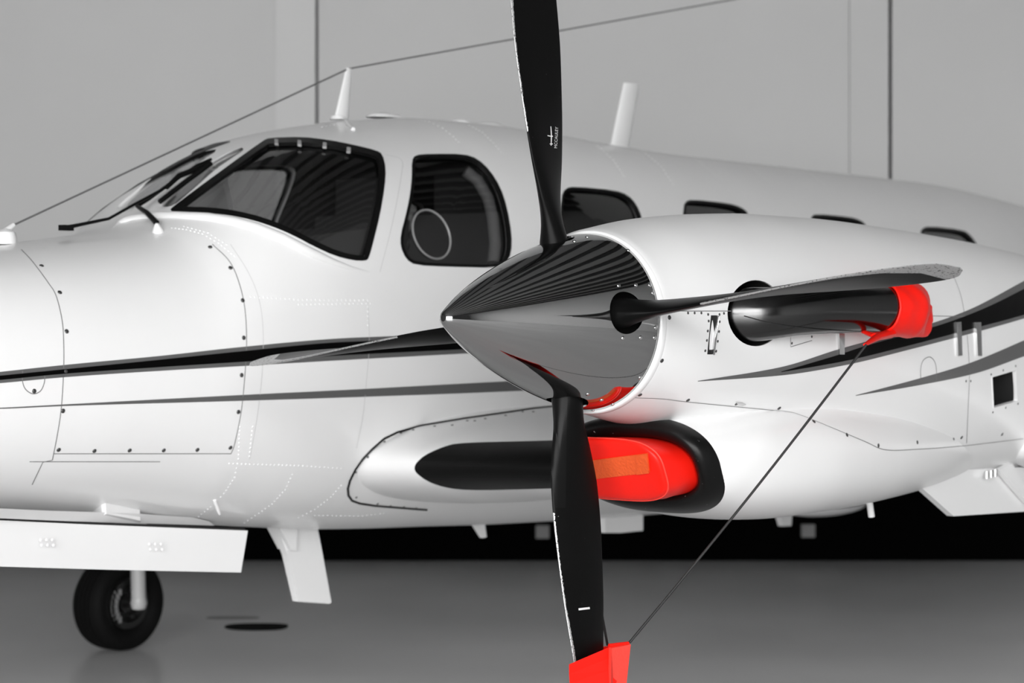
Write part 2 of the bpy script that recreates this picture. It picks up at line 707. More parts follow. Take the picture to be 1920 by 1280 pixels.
# tall sliding door leaves along the back wall
wb = hbox('wall_back', -14, 14, WALL_Y + .12, WALL_Y + .3, 0, 8.0, 'gap', kind='structure')
tag(wb, 'light grey back wall of the hangar made of tall door leaves')
edges = [-14, wx(597) - .015, wx(1672) - .012, 14]
for i in range(3):
    x0 = edges[i] + (.015 if i else 0)
    x1 = edges[i + 1] - (.012 if i < 2 else 0)
    hbox('panel', x0, x1, WALL_Y, WALL_Y + .11, .52, 7.9, 'wall', wb)
hbox('stile', wx(518), wx(592), WALL_Y - .03, WALL_Y - .001, .52, 7.9, 'wall_edge', wb)
hbox('stile', wx(1592), wx(1664), WALL_Y - .03, WALL_Y - .001, .52, 7.9, 'wall', wb)
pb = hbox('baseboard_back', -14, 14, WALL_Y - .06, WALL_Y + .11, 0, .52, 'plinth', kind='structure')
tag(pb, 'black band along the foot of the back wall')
for nm, x0, x1 in (('wall_left', -14.2, -14), ('wall_right', 10, 10.2)):
    o = hbox(nm, x0, x1, DOOR_Y, WALL_Y + .3, 0, 8.0, 'side_wall', kind='structure')
    tag(o, 'plain painted %s side wall of the hangar' % nm[5:])
ce = hbox('ceiling', -14.2, 14.2, DOOR_Y - .2, WALL_Y + .3, 8.0, 8.15, 'ceiling', kind='structure')
tag(ce, 'dark hangar ceiling carried on purlins')
for k in range(26):
    x = -13.5 + .92 * k
    hbox('purlin', x - .13, x + .13, DOOR_Y, WALL_Y, 7.7, 7.995, 'purlin', ce)
wf = hbox('wall_front', -14.2, 10.2, DOOR_Y - .2, DOOR_Y, DOOR_H, 8.0, 'door_sheet', kind='structure')
tag(wf, 'lintel wall above the open hangar door')
hw_ = hbox('wall_front', -14.2, DOOR_X0, DOOR_Y - .2, DOOR_Y, 0, DOOR_H, 'door_sheet', kind='structure')
tag(hw_, 'grey front wall beside the open hangar door')
cd = hbox('door_1', DOOR_X1, 10.2, DOOR_Y - .2, DOOR_Y - .05, 0, DOOR_H, 'door_sheet', kind='structure')
tag(cd, 'closed grey ribbed leaf of the hangar door')
for k in range(20):
    z = .2 + .31 * k
    hbox('rib', DOOR_X1, 10.2, DOOR_Y - .05, DOOR_Y + .05, z, z + .13, 'purlin' if k % 3 else 'door_sheet', cd)

# pale plates on the wall base, mark on the floor
for px, py, lab in ((1017, 996, 'small pale square plate on the wall base, beside the lower propeller blade'),
                    (1514, 994, 'small pale square plate on the wall base, under the engine nacelle')):
    y = WALL_Y - .06
    x, z = (px - 960) / FPX * y, CAM_Z - (py - 600) / FPX * y
    g = G().box((x, y - .02, z), (.042, .02, .04))
    g.box((x, y - .045, z), (.03, .006, .028))
    o = g.build('wall_plate', 'plate', None, smooth=False, world=True)
    tag(o, lab, 'wall plate')
def floor_patch(name, pts, h, m, lab, cat):
    P = [on_floor(*p) for p in smooth_poly(pts, 2)]
    n = len(P)
    vs = [p + Vector((0, 0, .001)) for p in P] + [p + Vector((0, 0, h)) for p in P]
    fs = [tuple(range(n)), tuple(range(n, 2 * n))] + [(i, (i + 1) % n, n + (i + 1) % n, n + i) for i in range(n)]
    return tag(mk(name, vs, fs, m, None, smooth=False, world=True), lab, cat)
floor_patch('drain_cover', [(415, 1176), (440, 1170), (535, 1170), (543, 1176), (520, 1182), (440, 1182)], .006, 'stain',
            'dark flat drain cover in the floor to the right of the wheel', 'drain cover')
floor_patch('floor_mark', [(384, 1158), (395, 1155), (480, 1155), (490, 1158), (475, 1161), (392, 1161)], .0015, 'scuff',
            'faint grey mark on the floor just behind the dark drain cover', 'floor mark')

# ================================================================== THE AIRCRAFT
root = bpy.data.objects.new('airplane', None)
COL.objects.link(root)
root.matrix_world = MW
ORG[root.name] = Vector((0, 0, 0))
tag(root, 'white twin-engine propeller airplane with black and grey stripes parked in the hangar', 'airplane')

# ---------------------------------------------------------------- fuselage
FUS = [  # a, top, bottom, half width, zc, nt, nb
    (-1.62, -.19, -.23, .02, -.21, 2.0, 2.0),
    (-1.5, -.05, -.35, .17, -.20, 2.0, 2.0),
    (-1.2, .08, -.47, .31, -.19, 2.1, 2.1),
    (-.8, .17, -.54, .40, -.18, 2.2, 2.2),
    (-.3, .238, -.594, .47, -.18, 2.25, 2.2),
    (0, .276, -.63, .505, -.17, 2.3, 2.2),
    (.15, .300, -.652, .524, -.165, 2.4, 2.2),
    (.28, .352, -.672, .545, -.16, 2.7, 2.2),
    (.43, .450, -.69, .565, -.15, 3.0, 2.2),
    (.56, .535, -.71, .58, -.14, 3.1, 2.2),
    (.84, .655, -.742, .612, -.10, 3.0, 2.2),
    (1.07, .710, -.765, .637, -.08, 2.7, 2.2),
    (1.33, .752, -.783, .657, -.06, 2.5, 2.2),
    (1.65, .780, -.80, .672, -.05, 2.4, 2.2),
    (2.03, .784, -.822, .68, -.05, 2.35, 2.2),
    (2.4, .778, -.838, .68, -.05, 2.3, 2.2),
    (2.67, .765, -.85, .68, -.06, 2.3, 2.2),
    (3.36, .748, -.87, .68, -.07, 2.3, 2.2),
    (4.4, .745, -.89, .68, -.08, 2.3, 2.2),
    (5.7, .740, -.89, .66, -.08, 2.3, 2.2),
    (6.5, .702, -.83, .60, -.07, 2.2, 2.2),
    (7.2, .641, -.72, .53, -.03, 2.2, 2.2),
    (8.5, .50, -.4, .36, .05, 2.1, 2.1),
    (9.5, .38, -.1, .20, .15, 2.0, 2.0),
    (10.2, .30, .1, .05, .2, 2.0, 2.0)]
st = sorted(set([round(x, 3) for x in list(np.arange(-1.62, .2, .06)) + list(np.arange(.2, 2.4, .035)) + list(np.arange(2.4, 10.2, .12)) + [10.2]]))
fv, ff = loft_arrays(FUS, st, 128, FB)
SEG = 128
ffc = ff + [tuple(range(SEG)), tuple(len(fv) - SEG + k for k in range(SEG))]
FUSB = bvh_of(fv, ffc)

W_SIDE = smooth_poly([(318, 396), (330, 385), (415, 322), (494, 265), (505, 260), (565, 258), (617, 264), (662, 273), (704, 283), (716, 290), (722, 316), (720, 350),
          (711, 402), (700, 447), (690, 484), (684, 488), (662, 487), (629, 479), (591, 462), (542, 436), (490, 416), (441, 404), (392, 398), (340, 397)], 1)
W_SECOND = smooth_poly([(773, 301), (779, 292), (805, 290), (869, 290), (895, 299), (917, 320), (936, 350), (949, 388), (958, 440), (957, 474),
            (948, 491), (932, 501), (842, 499), (779, 496), (762, 485), (752, 462), (752, 440), (762, 402), (769, 369), (773, 335)], 1)
W_CAB = [
    [(1053, 370), (1060, 354), (1077, 351), (1153, 358), (1177, 367), (1192, 384), (1202, 408), (1206, 440), (1203, 485), (1185, 497), (1075, 492), (1056, 480), (1050, 440)],
    [(1282, 396), (1284, 380), (1295, 375), (1364, 382), (1388, 389), (1402, 400), (1408, 430), (1404, 490), (1390, 500), (1300, 496), (1286, 487), (1280, 430)],
    [(1521, 408), (1528, 402), (1594, 408), (1613, 414), (1623, 423), (1630, 450), (1626, 500), (1612, 510), (1535, 506), (1524, 497), (1519, 440)],
    [(1727, 440), (1728, 430), (1740, 425), (1805, 432), (1819, 442), (1831, 459), (1836, 480), (1832, 515), (1820, 524), (1740, 520), (1730, 512), (1726, 460)]]
W_CAB = [smooth_poly(w, 1) for w in W_CAB]

cut = []
def clip_left(pts, x):
    out = []
    for i, p in enumerate(pts):
        q = pts[(i + 1) % len(pts)]
        if p[0] >= x:
            out.append(p)
        if (p[0] >= x) != (q[0] >= x):
            t = (x - p[0]) / (q[0] - p[0])
            out.append((x, p[1] + (q[1] - p[1]) * t))
    return out
W_FAR = smooth_poly(clip_left(W_SIDE, 430), 1)      # the starboard window shows only its rear part from here
cut.append(prism(surf_pts(FUSB, W_SIDE, 0), FB - 1.0, FB - .013))
cut.append(prism(surf_pts(FUSB, W_FAR, 0), FB + .017, FB + 1.0))
for w in [W_SECOND] + W_CAB:
    P = surf_pts(FUSB, w, 0)
    cut.append(prism(P, FB - 1.0, FB + 1.0))
# windscreen: two panes seen from the front, cut fore and aft
WS = {}
for sd in (-1, 1):
    q = smooth_poly([(.025, .385), (.105, .381), (.118, .402), (.113, .50), (.106, .575), (.09, .60), (.025, .613)], 2)
    WS[sd] = [(FB + sd * (u if sd < 0 else .03 + (u - .025) * 1.9), HZ + v) for u, v in q]
    n = len(q)
    vs_ = [(-.1, y, z) for y, z in WS[sd]] + [(1.15, y, z) for y, z in WS[sd]]
    cut.append((vs_, [tuple(range(n)), tuple(range(n, 2 * n))] + [(i, (i + 1) % n, n + (i + 1) % n, n + i) for i in range(n)]))
fus = shell('fuselage', fv, ffc, ['white', 'cabin_lining'], .022, cut, root)

def side_window(nm, w, seal_px, glass, seal_mat='rubber', mirror=True, far=None):
    for fl_ in ((None, FB) if mirror else (None,)):
        if fl_ and far:
            w = far
        wi = inset(w, seal_px)
        p = decal_poly(nm, FUSB, w, -.012, glass, root, rings=6, flip=fl_)
        decal_ring('window_seal', FUSB, inset(w, -1.0), wi, .002, seal_mat, p, lip=.012, flip=fl_)
    return p
side_window('side_window', W_SIDE, 9, 'glass', far=W_FAR)
for x, y in ((518, 266), (561, 268), (608, 272), (653, 281)):
    plate('seal_clip', FUSB, [(x - 3, y - 4), (x + 4, y - 3), (x + 4, y + 5), (x - 3, y + 4)], .004, 'visor_grey', root)
side_window('side_window', W_SECOND, 4.5, 'glass_dark')
for w in W_CAB:
    side_window('cabin_window', w, 3.0, 'glass_dark')
for sd in (-1, 1):
    q = WS[sd]
    cy, cz = cen(q)
    vs_, n = [], len(q)
    def fr(y, z):
        p, nn, i, t = FUSB.ray_cast(Vector((-3, y, z)), Vector((1, 0, 0)))
        return p - Vector((-.006, 0, 0)) + Vector((.004, 0, -.004))
    for k in (1, .8, .6, .4, .2):
        vs_ += [fr(cy + (y - cy) * k, cz + (z - cz) * k) for y, z in q]
    vs_.append(fr(cy, cz))
    fs_ = []
    for j in range(4):
        fs_ += [(j * n + i, j * n + (i + 1) % n, (j + 1) * n + (i + 1) % n, (j + 1) * n + i) for i in range(n)]
    fs_ += [(4 * n + i, 4 * n + (i + 1) % n, 5 * n) for i in range(n)]
    mk('windshield', vs_, fs_, 'glass', root)

# ---------------------------------------------------------------- engine nacelle
NAC = [
    (.128, .2455, -.2515, .2485, -.003, 2.0, 2.0),
    (.14, .250, -.256, .253, -.003, 2.0, 2.0),
    (.165, .2545, -.262, .257, -.004, 2.0, 2.0),
    (.37, .287, -.300, .288, -.01, 2.05, 2.05),
    (.65, .310, -.335, .312, -.02, 2.1, 2.15),
    (.94, .321, -.385, .328, -.03, 2.1, 2.2),
    (1.25, .321, -.44, .338, -.05, 2.15, 2.3),
    (1.6, .311, -.505, .345, -.07, 2.2, 2.4),
    (2.0, .294, -.548, .348, -.09, 2.2, 2.4),
    (2.4, .270, -.556, .345, -.10, 2.2, 2.4),
    (2.9, .224, -.55, .335, -.11, 2.2, 2.4),
    (3.6, .13, -.50, .30, -.13, 2.2, 2.3),
    (4.6, -.05, -.40, .18, -.2, 2.1, 2.1)]
nst = [.128, .134, .14, .15] + list(np.arange(.165, 1.3, .03)) + list(np.arange(1.3, 4.55, .07)) + [4.6]
nv, nf = loft_arrays(NAC, nst, 112, 0.0)
nfc = nf + [tuple(range(112)), tuple(len(nv) - 112 + k for k in range(112))]
NACB = bvh_of(nv, nfc)
HOLE = [(1417 + 53 * math.cos(q), 587 + 62 * math.sin(q)) for q in [2 * math.pi * k / 40 for k in range(40)]]
VENT = [(1860, 707), (1904, 694), (1907, 751), (1863, 764)]
ncut = [prism(surf_pts(NACB, HOLE, 0), -.6, -.1), prism(surf_pts(NACB, VENT, 0), -.6, -.1)]
nac = shell('engine_nacelle', nv, nfc, ['white', 'hole'], .012, ncut, root)
# dark liner boxes behind the openings
def liner(nm, pts):
    P = surf_pts(NACB, pts, -.004)
    n = len(P)
    c = sum(P, Vector()) / n
    Q = [Vector((c.x + (p.x - c.x) * 1.02, p.y + .10, c.z + (p.z - c.z) * 1.02)) for p in P]
    fs_ = [(i, (i + 1) % n, n + (i + 1) % n, n + i) for i in range(n)] + [tuple(range(n, 2 * n))]
    return mk(nm, P + Q, fs_, 'hole', nac, smooth=False)
liner('exhaust_recess', HOLE)
liner('vent_recess', VENT)

# lower cowl with the chin intake
def lip_a(y, z):
    return .375 - .50 * (z + .41) - .35 * abs(y) ** 2
CHIN = [
    (0.0, -.285, -.537, .238, -.41, 2.6, 2.6),
    (.12, -.26, -.562, .272, -.41, 2.5, 2.5),
    (.3, -.23, -.585, .312, -.40, 2.4, 2.4),
    (.6, -.21, -.598, .338, -.39, 2.4, 2.4),
    (.9, -.22, -.598, .330, -.40, 2.4, 2.3),
    (1.25, -.25, -.588, .300, -.41, 2.3, 2.2),
    (1.6, -.30, -.568, .240, -.43, 2.2, 2.1),
    (1.95, -.38, -.545, .12, -.46, 2.0, 2.0)]
cst = list(np.arange(0, 1.95, .05)) + [1.95]
cv_, cf_ = loft_arrays(CHIN, cst, 96, 0.0)
cv_ = [Vector(v) for v in cv_]
for v in cv_:
    t = min(1, v.x / .5)
    base = .375 + v.x
    v.x = base * t + (lip_a(v.y, v.z - HZ) + v.x) * (1 - t)
chin = mk('intake_cowl', cv_, cf_, 'white', root)
CHB = bvh_of(cv_, cf_)
# black rubber lip: rolled edge plus the band behind it
lip = []
sect = [(.055, .004), (.03, .006), (.008, .004), (-.010, -.006), (-.016, -.018), (-.010, -.032), (.01, -.042), (.05, -.045), (.16, -.040)]
NL = 96
for (da, dr) in sect:
    for k in range(NL):
        q = 2 * math.pi * k / NL
        c, s = math.cos(q), math.sin(q)
        gw = max(0, da) * .2 if dr > 0 else 0
        y = (.238 + dr + gw) * math.copysign(abs(c) ** (2 / 2.6), c)
        z = -.411 + (.126 + dr + gw) * math.copysign(abs(s) ** (2 / 2.6), s)
        lip.append(Vector((lip_a(y, z) + da, y, HZ + z)))
lf = []
for i in range(len(sect) - 1):
    for k in range(NL):
        k2 = (k + 1) % NL
        lf.append((i * NL + k, i * NL + k2, (i + 1) * NL + k2, (i + 1) * NL + k))
lf.append(tuple((len(sect) - 1) * NL + k for k in range(NL)))
lipo = mk('intake_lip', lip, lf, 'boot', root, sharp=70)
lipo['label'] = 'black rubber lip round the chin intake'

# white ring behind the spinner
g = G().lathe([(.15, .20), (.126, .237), (.1205, .2425), (.1215, .2475), (.127, .2505), (.14, .253), (.15, .250)], (0, 0, HZ - .005), (1, 0, 0), 128)
g.build('cowl_ring', 'white', root, sharp=80)
g = G().lathe([(.125, .238), (.125, .02)], (0, 0, HZ - .005), (1, 0, 0), 64)
g.build('spinner_backplate', 'hole', root)

# ---------------------------------------------------------------- spinner
PITCH = .016
SPL, SP1, SPR, SPP, SPQ = .482, .118, .2415, 1.3, .8
ns, na = 110, 192
sv, sf = [], []
us = (np.linspace(0, 1, ns) ** 1.6)
us[0] = .0006
for u in us:
    r_ = SPR * (1 - (1 - u) ** SPP) ** SPQ
    r_ = math.sqrt(r_ * r_ + (.018 ** 2) * (1 - math.exp(-u / .012)) * (1 - u))
    a = -SPL + u * (SPL + SP1)
    for k in range(na):
        q = 2 * math.pi * k / na
        sv.append((a, r_ * math.cos(q), HZ - .003 - PITCH * a + r_ * math.sin(q)))
for i in range(ns - 1):
    for k in range(na):
        k2 = (k + 1) % na
        sf.append((i * na + k, i * na + k2, (i + 1) * na + k2, (i + 1) * na + k))
sf.append(tuple(range(na)))
SPB = bvh_of(sv, sf)
PSI0 = R(6.0)
def blade_axes(psi):
    return Vector((0, math.sin(psi), math.cos(psi))), Vector((0, math.cos(psi), -math.sin(psi)))
scut = []
for k in range(4):
    er, et = blade_axes(PSI0 + k * math.pi / 2)
    g = G()
    c = Vector((.006, 0, HZ - .003))
    g.tube([c + er * .13, c + er * .30], .056, 40)
    scut.append((g.v, g.f))
spin = shell('spinner', sv, sf, ['chrome', 'hole'], .004, scut, root, sharp=25)

# ---------------------------------------------------------------- propeller blades
RB = 1.18
def blade_mesh():
    rs = np.concatenate([np.linspace(.08, .24, 8), np.linspace(.26, 1.08, 34), np.linspace(1.09, RB, 14)])
    ch = pchip([.08, .2, .26, .34, .45, .58, .72, .86, 1.0, 1.1, 1.15, 1.18], [.09, .088, .092, .130, .172, .188, .190, .176, .150, .122, .088, .02], rs)
    tk = pchip([.08, .2, .26, .34, .45, .7, 1.0, 1.18], [.086, .080, .056, .036, .026, .017, .010, .003], rs)
    NP = 80
    vs, mi = [], []
    for r_, c, t in zip(rs, ch, tk):
        be = R(98.6 - (max(r_, .2) - .45) * 39.5)
        k = min(1, max(0, (r_ - .2) / .2))
        k = k * k * (3 - 2 * k)
        for j in range(NP):
            q = 2 * math.pi * j / NP
            x = math.cos(q)                       # +1 leading edge
            y = math.sin(q)
            xa = x * c / 2
            # lens with a rounded nose
            w = (1 - k) * 1 + k * (max(0, 1 - ((x - .25) / 1.25) ** 2 if x < .25 else 1 - ((x - .25) / .75) ** 2) ** (.5 if x > .25 else .8)) / max(1e-6, abs(y)) if abs(y) > 1e-6 else 0
            ya = y * t / 2 * w + k * .02 * c * (1 - x * x)
            # chord direction: forward * sin + rotation * cos ; forward = -x
            wd = float(np.interp(r_, [.5, .505, .75, .9, 1.0, 1.08, 1.12, 1.2], [-.2, .012, .022, .045, .14, .45, 1.1, 1.1]))
            mi.append(wd - (.5 - x / 2))              # above 0 on the bare leading edge
            vs.append((r_, -(xa * math.sin(be)) - ya * math.cos(be) * -1, xa * math.cos(be) + ya * math.sin(be)))
    n = len(rs)
    fs = []
    for i in range(n - 1):
        for j in range(NP):
            j2 = (j + 1) % NP
            fs.append((i * NP + j, i * NP + j2, (i + 1) * NP + j2, (i + 1) * NP + j))
    fs.append(tuple(range(NP)))
    fs.append(tuple((n - 1) * NP + j for j in range(NP)))
    return vs, fs, mi
bv, bf, bmi = blade_mesh()
BLADES, BLB = [], []
for k in range(4):
    er, et = blade_axes(PSI0 + k * math.pi / 2)
    # blade coords (r, aft, rotation) -> aircraft
    P = [er * v[0] + Vector((v[1] + .006, 0, 0)) + et * v[2] + Vector((0, 0, HZ - .003)) for v in bv]
    o = mk('propeller_blade', P, bf, 'blade', root, sharp=50)
    at = o.data.attributes.new('edge', 'FLOAT', 'POINT')
    at.data.foreach_set('value', bmi)
    BLADES.append(o)
    BLB.append(bvh_of(P, bf))

# markings on the blades
def text_decal(name, txt, bvh, c, size_px, ang, m, parent, off=.0010):
    cu = bpy.data.curves.new('t', 'FONT')
    cu.body = txt
    cu.align_x = 'CENTER'
    cu.align_y = 'CENTER'
    cu.resolution_u = 3
    ob = bpy.data.objects.new('t', cu)
    COL.objects.link(ob)
    dg = bpy.context.evaluated_depsgraph_get()
    dg.update()
    me = bpy.data.meshes.new_from_object(ob.evaluated_get(dg))
    vs = []
    for v in me.vertices:
        x, y = v.co.x * size_px, v.co.y * size_px
        px = c[0] + x * math.cos(ang) + y * math.sin(ang)
        py = c[1] + x * math.sin(ang) - y * math.cos(ang)
        p, n = hit(bvh, px, py, c)
        vs.append(p + n * off)
    fs = [tuple(p.vertices) for p in me.polygons]
    bpy.data.objects.remove(ob)
    return mk(name, vs, fs, m, parent, smooth=False)
text_decal('lettering', 'MCCAULEY', BLB[0], (1042.5, 258), 7.8, R(-87), 'mark_white', BLADES[0])
def flat_mark(name, bvh, polys, m, parent, off=.0010):
    g = G()
    for pts in polys:
        pts = poly_px(pts, 4)
        c = cen(pts)
        P = surf_pts(bvh, pts + [c], off, c)
        k = len(pts)
        g.add(P, [(i, (i + 1) % k, k) for i in range(k)])
    return g.build(name, m, parent, smooth=False, fix=False)
flat_mark('emblem', BLB[0], [
    [(1031.5, 237), (1033, 237), (1034.5, 255), (1033.5, 273), (1032, 273), (1032.3, 255)],
    [(1026, 253.5), (1032, 254.5), (1036, 254.5), (1036, 256.5), (1032, 256.5), (1026, 255)],
    [(1030, 269), (1036, 269), (1036, 270.6), (1030, 270.6)]], 'mark_white', BLADES[0])
flat_mark('blade_mark', BLB[2], [[(1084, 1140), (1105, 1137.5), (1105.5, 1141.5), (1084.5, 1144)]], 'mark_white', BLADES[2])
# de-icing boot on the lower blade
decal_poly('deicing_boot', BLB[2], poly_px([(1037, 748), (1064, 744), (1062, 820), (1060, 952), (1041, 952), (1033, 870)], 8), .0012, 'rubber', BLADES[2], rings=4)

# spinner screws and seam
for x, y in ((1160, 535), (1192, 534), (1218, 534), (1224, 549), (1168, 634), (1201, 633), (1227, 633), (1229, 614), (1178, 469), (1200, 708),
             (1102, 739), (1128, 750), (1149, 758), (1136, 764), (1112, 769), (1083, 437), (1107, 437), (1120, 438), (1101, 444), (1077, 452)):
    stud('screw', SPB, x, y, .0058, .003, 'steel', spin)

# ---------------------------------------------------------------- exhaust stack (port side)
def sweep(path, seg=40, squash=1.0):
    """path rows: x, y, z, radius across, radius up"""
    T = np.array(path, float)
    s = np.concatenate([[0], np.cumsum(np.linalg.norm(np.diff(T[:, :3], axis=0), axis=1))])
    q = np.linspace(0, s[-1], 60)
    C = [pchip(s, T[:, j], q) for j in range(5)]
    vs, fs = [], []
    for i in range(len(q)):
        p = Vector((C[0][i], C[1][i], HZ + C[2][i]))
        i0, i1 = max(0, i - 1), min(len(q) - 1, i + 1)
        t = Vector((C[0][i1] - C[0][i0], C[1][i1] - C[1][i0], C[2][i1] - C[2][i0])).normalized()
        x = t.cross(Vector((0, 0, 1))).normalized()
        u = x.cross(t)
        for k in range(seg):
            w = 2 * math.pi * k / seg
            vs.append(p + x * C[3][i] * math.cos(w) + u * C[4][i] * math.sin(w))
    for i in range(len(q) - 1):
        for k in range(seg):
            k2 = (k + 1) % seg
            fs.append((i * seg + k, i * seg + k2, (i + 1) * seg + k2, (i + 1) * seg + k))
    return vs, fs
EXP = [(.47, -.16, .014, .078, .082), (.50, -.26, .015, .077, .081), (.545, -.315, .018, .070, .074), (.63, -.362, .024, .066, .068),
       (.76, -.395, .030, .066, .068), (.92, -.414, .034, .067, .069), (1.08, -.425, .037, .069, .072)]
ev, ef = sweep(EXP)
ef.append(tuple(len(ev) - 40 + k for k in range(40)))
exh = mk('exhaust_stack', ev, ef, 'exhaust', root, sharp=60)
exh['label'] = 'dark polished exhaust stack curving out of the nacelle'
EXB = bvh_of(ev, ef)
seam_line('weld_seam', EXB, [(1395, 592), (1440, 604), (1480, 611), (1540, 617), (1600, 620), (1655, 621)], exh, w=.003, m='hole', off=.001)

# ---------------------------------------------------------------- nacelle fittings
_nv = [Vector(v) for v in nv] + list(cv_)
NACB = bvh_of(_nv, list(nfc) + [tuple(i + len(nv) for i in f) for f in cf_])
for x, y in ((1255, 595), (1241, 676), (1290, 750), (1381, 757), (1461, 765), (1526, 790), (1588, 815), (1647, 835), (1720, 829), (1788, 822), (1803, 820),
             (1879, 814), (1200, 740)):
    stud('screw', NACB, x, y, .0062, .002, 'screw', nac)
for x, y in ((30, 470), (67, 470), (105, 470), (143, 478), (207, 478), (232, 472), (146, 515), (208, 519), (141, 571), (204, 574), (136, 624), (197, 629),
             (127, 682), (188, 685), (1735, 815), (1803, 792), (1873, 768), (1886, 980), (1817, 1002), (1745, 1028), (1594, 853), (1620, 853), (614, 640), (726, 603)):
    stud('small_screw', NACB, 1280 + x / 3, 430 + y / 3, .0038, .0015, 'screw', nac)
for pts in ([(1333, 591), (1345, 591), (1336, 664), (1326, 664)],):
    plate('hinge_slot', NACB, pts, .002, 'hole', nac)
plate('hinge', NACB, [(1342.5, 591), (1346, 592), (1337, 665), (1334, 664)], .006, 'steel', nac)
for pts in ([(1570, 625), (1580, 625), (1580, 664), (1571, 664)], [(1790, 604), (1799, 603), (1801, 666), (1793, 667)], [(1827, 604), (1836, 604), (1838, 667), (1830, 667)]):
    plate('hinge', NACB, pts, .007, 'steel', nac)
plate('latch', NACB, [(1379, 753), (1392, 754), (1398, 757), (1391, 759), (1383, 757)], .004, 'steel', nac)
for pts in ([(1246, 583), (1370, 583)], [(1744, 592), (1830, 594), (1918, 597)], [(1785, 512), (1800, 550), (1808, 590), (1814, 640), (1817, 700), (1815, 760), (1812, 830)],
            [(1190, 745), (1240, 747), (1290, 753), (1380, 762), (1470, 771), (1500, 778), (1560, 802), (1620, 827), (1660, 843), (1720, 842), (1800, 836), (1918, 822)],
            [(1482, 632), (1482, 650), (1522, 638)], [(1726, 716), (1726, 690), (1731, 675), (1742, 669), (1751, 676), (1755, 690), (1755, 716)]):
    seam_line('panel_seam', NACB, pts, nac)
VC = cen(VENT)
decal_ring('vent_frame', NACB, poly_px([(VC[0] + (x - VC[0]) * 1.05, VC[1] + (y - VC[1]) * 1.035) for x, y in VENT], 6), poly_px(VENT, 6), .002, 'white', nac, lip=.012)

main_t = [(1308, 713.5), (1467, 687), (1570, 655), (1650, 633), (1743, 607), (1813, 582), (1919, 527), (2060, 452)]
main_b = [(1308, 714.5), (1467, 703), (1580, 685), (1713, 653), (1813, 627), (1919, 597), (2060, 550)]
decal_strip('paint_stripe', NACB, main_t, main_b, .0012, 'stripe_grey', nac)
blk_t = [(1464, 696), (1567, 666), (1613, 651), (1780, 603), (1847, 577), (1919, 542), (2060, 470)]
blk_b = [(1464, 697), (1580, 677), (1713, 645), (1807, 620), (1919, 590), (2060, 540)]
decal_strip('paint_stripe', NACB, blk_t, blk_b, .0020, 'stripe_black', nac)
decal_strip('paint_stripe', NACB, [(1604, 740.5), (1727, 708), (1813, 682), (1919, 638), (2060, 575)], [(1604, 741.5), (1727, 721), (1827, 700), (1919, 668), (2060, 620)], .0012, 'stripe_grey', nac)
# drain tube, small mast and gear door below the nacelle
p0, p1 = on_b(1628, 925, 0), on_b(1634, 968, 0)
G().tube([p0, p1], .011, 14, flat=1.0).build('drain_tube', 'white', root)
def slab(name, pts, b0, b1, m, parent=root, lean=0.0):
    """plate in a fore-and-aft plane with real thickness"""
    A = [on_b(x, y, (b0 + b1) / 2) for x, y in pts]
    zt = max(p.z for p in A)
    n = len(A)
    vs = [Vector((p.x, b0 + (zt - p.z) * lean, p.z)) for p in A] + [Vector((p.x, b1 + (zt - p.z) * lean, p.z)) for p in A]
    fs = [tuple(range(n)), tuple(range(n, 2 * n))] + [(i, (i + 1) % n, n + (i + 1) % n, n + i) for i in range(n)]
    return mk(name, vs, fs, m, parent, smooth=False)
gd = slab('gear_door', [(1712, 905), (1798, 880), (1990, 872), (1990, 955), (1920, 958), (1782, 967)], -.19, -.165, 'white')
g = G()
for k in range(3):
    c = on_b(1850 + 8 * k, 890 - 2 * k, -.21)
    g.tube([c - Vector((0, 0, .012)), c + Vector((0, 0, .012))], .007, 10)
g.build('door_hinge', 'steel', gd)
slab('brace', [(1868, 880), (1893, 868), (1925, 925), (1925, 945)], -.215, -.195, 'white', gd)

# ---------------------------------------------------------------- wings
def wing(name, secs, m, parent=root, nb=24):
    """secs rows: y, leading edge x, z, chord, thickness"""
    T = np.array(secs, float)
    s = np.arange(len(T))
    q = np.linspace(0, len(T) - 1, nb)
    C = [pchip(s, T[:, j], q) for j in range(5)]
    N = 40
    vs, fs = [], []
    for i in range(nb):
        y, le, z, ch, t = [c[i] for c in C]
        for k in range(2 * N):
            w = math.pi * k / N
            x = (1 + math.cos(w)) / 2
            yt = 5 * (.2969 * math.sqrt(x) - .126 * x - .3516 * x * x + .2843 * x ** 3 - .1036 * x ** 4) * t
            vs.append(Vector((le + x * ch, y, HZ + z + (yt if k <= N else -yt))))
    for i in range(nb - 1):
        for k in range(2 * N):
            k2 = (k + 1) % (2 * N)
            fs.append((i * 2 * N + k, i * 2 * N + k2, (i + 1) * 2 * N + k2, (i + 1) * 2 * N + k))
    fs.append(tuple(range(2 * N)))
    fs.append(tuple((nb - 1) * 2 * N + k for k in range(2 * N)))
    return mk(name, vs, fs, m, parent, sharp=60), vs, fs
wr, wv, wf_ = wing('wing_root_fairing', [(1.75, .86, -.50, 2.8, .34), (1.5, .84, -.495, 2.8, .36), (1.3, .84, -.49, 2.75, .34), (1.05, .88, -.485, 2.65, .29), (.55, .96, -.48, 2.4, .26)], 'fairing')
WB = bvh_of(wv, wf_)
wing('wing', [(.55, .97, -.48, 2.38, .255), (.3, 1.02, -.475, 2.3, .25), (0, 1.3, -.46, 2.0, .24)], 'white', nb=10)
wing('wing', [(-.2, 2.3, -.44, 1.9, .22), (-1.5, 2.45, -.36, 1.7, .19), (-5, 2.8, -.12, 1.2, .12)], 'white', nb=10)
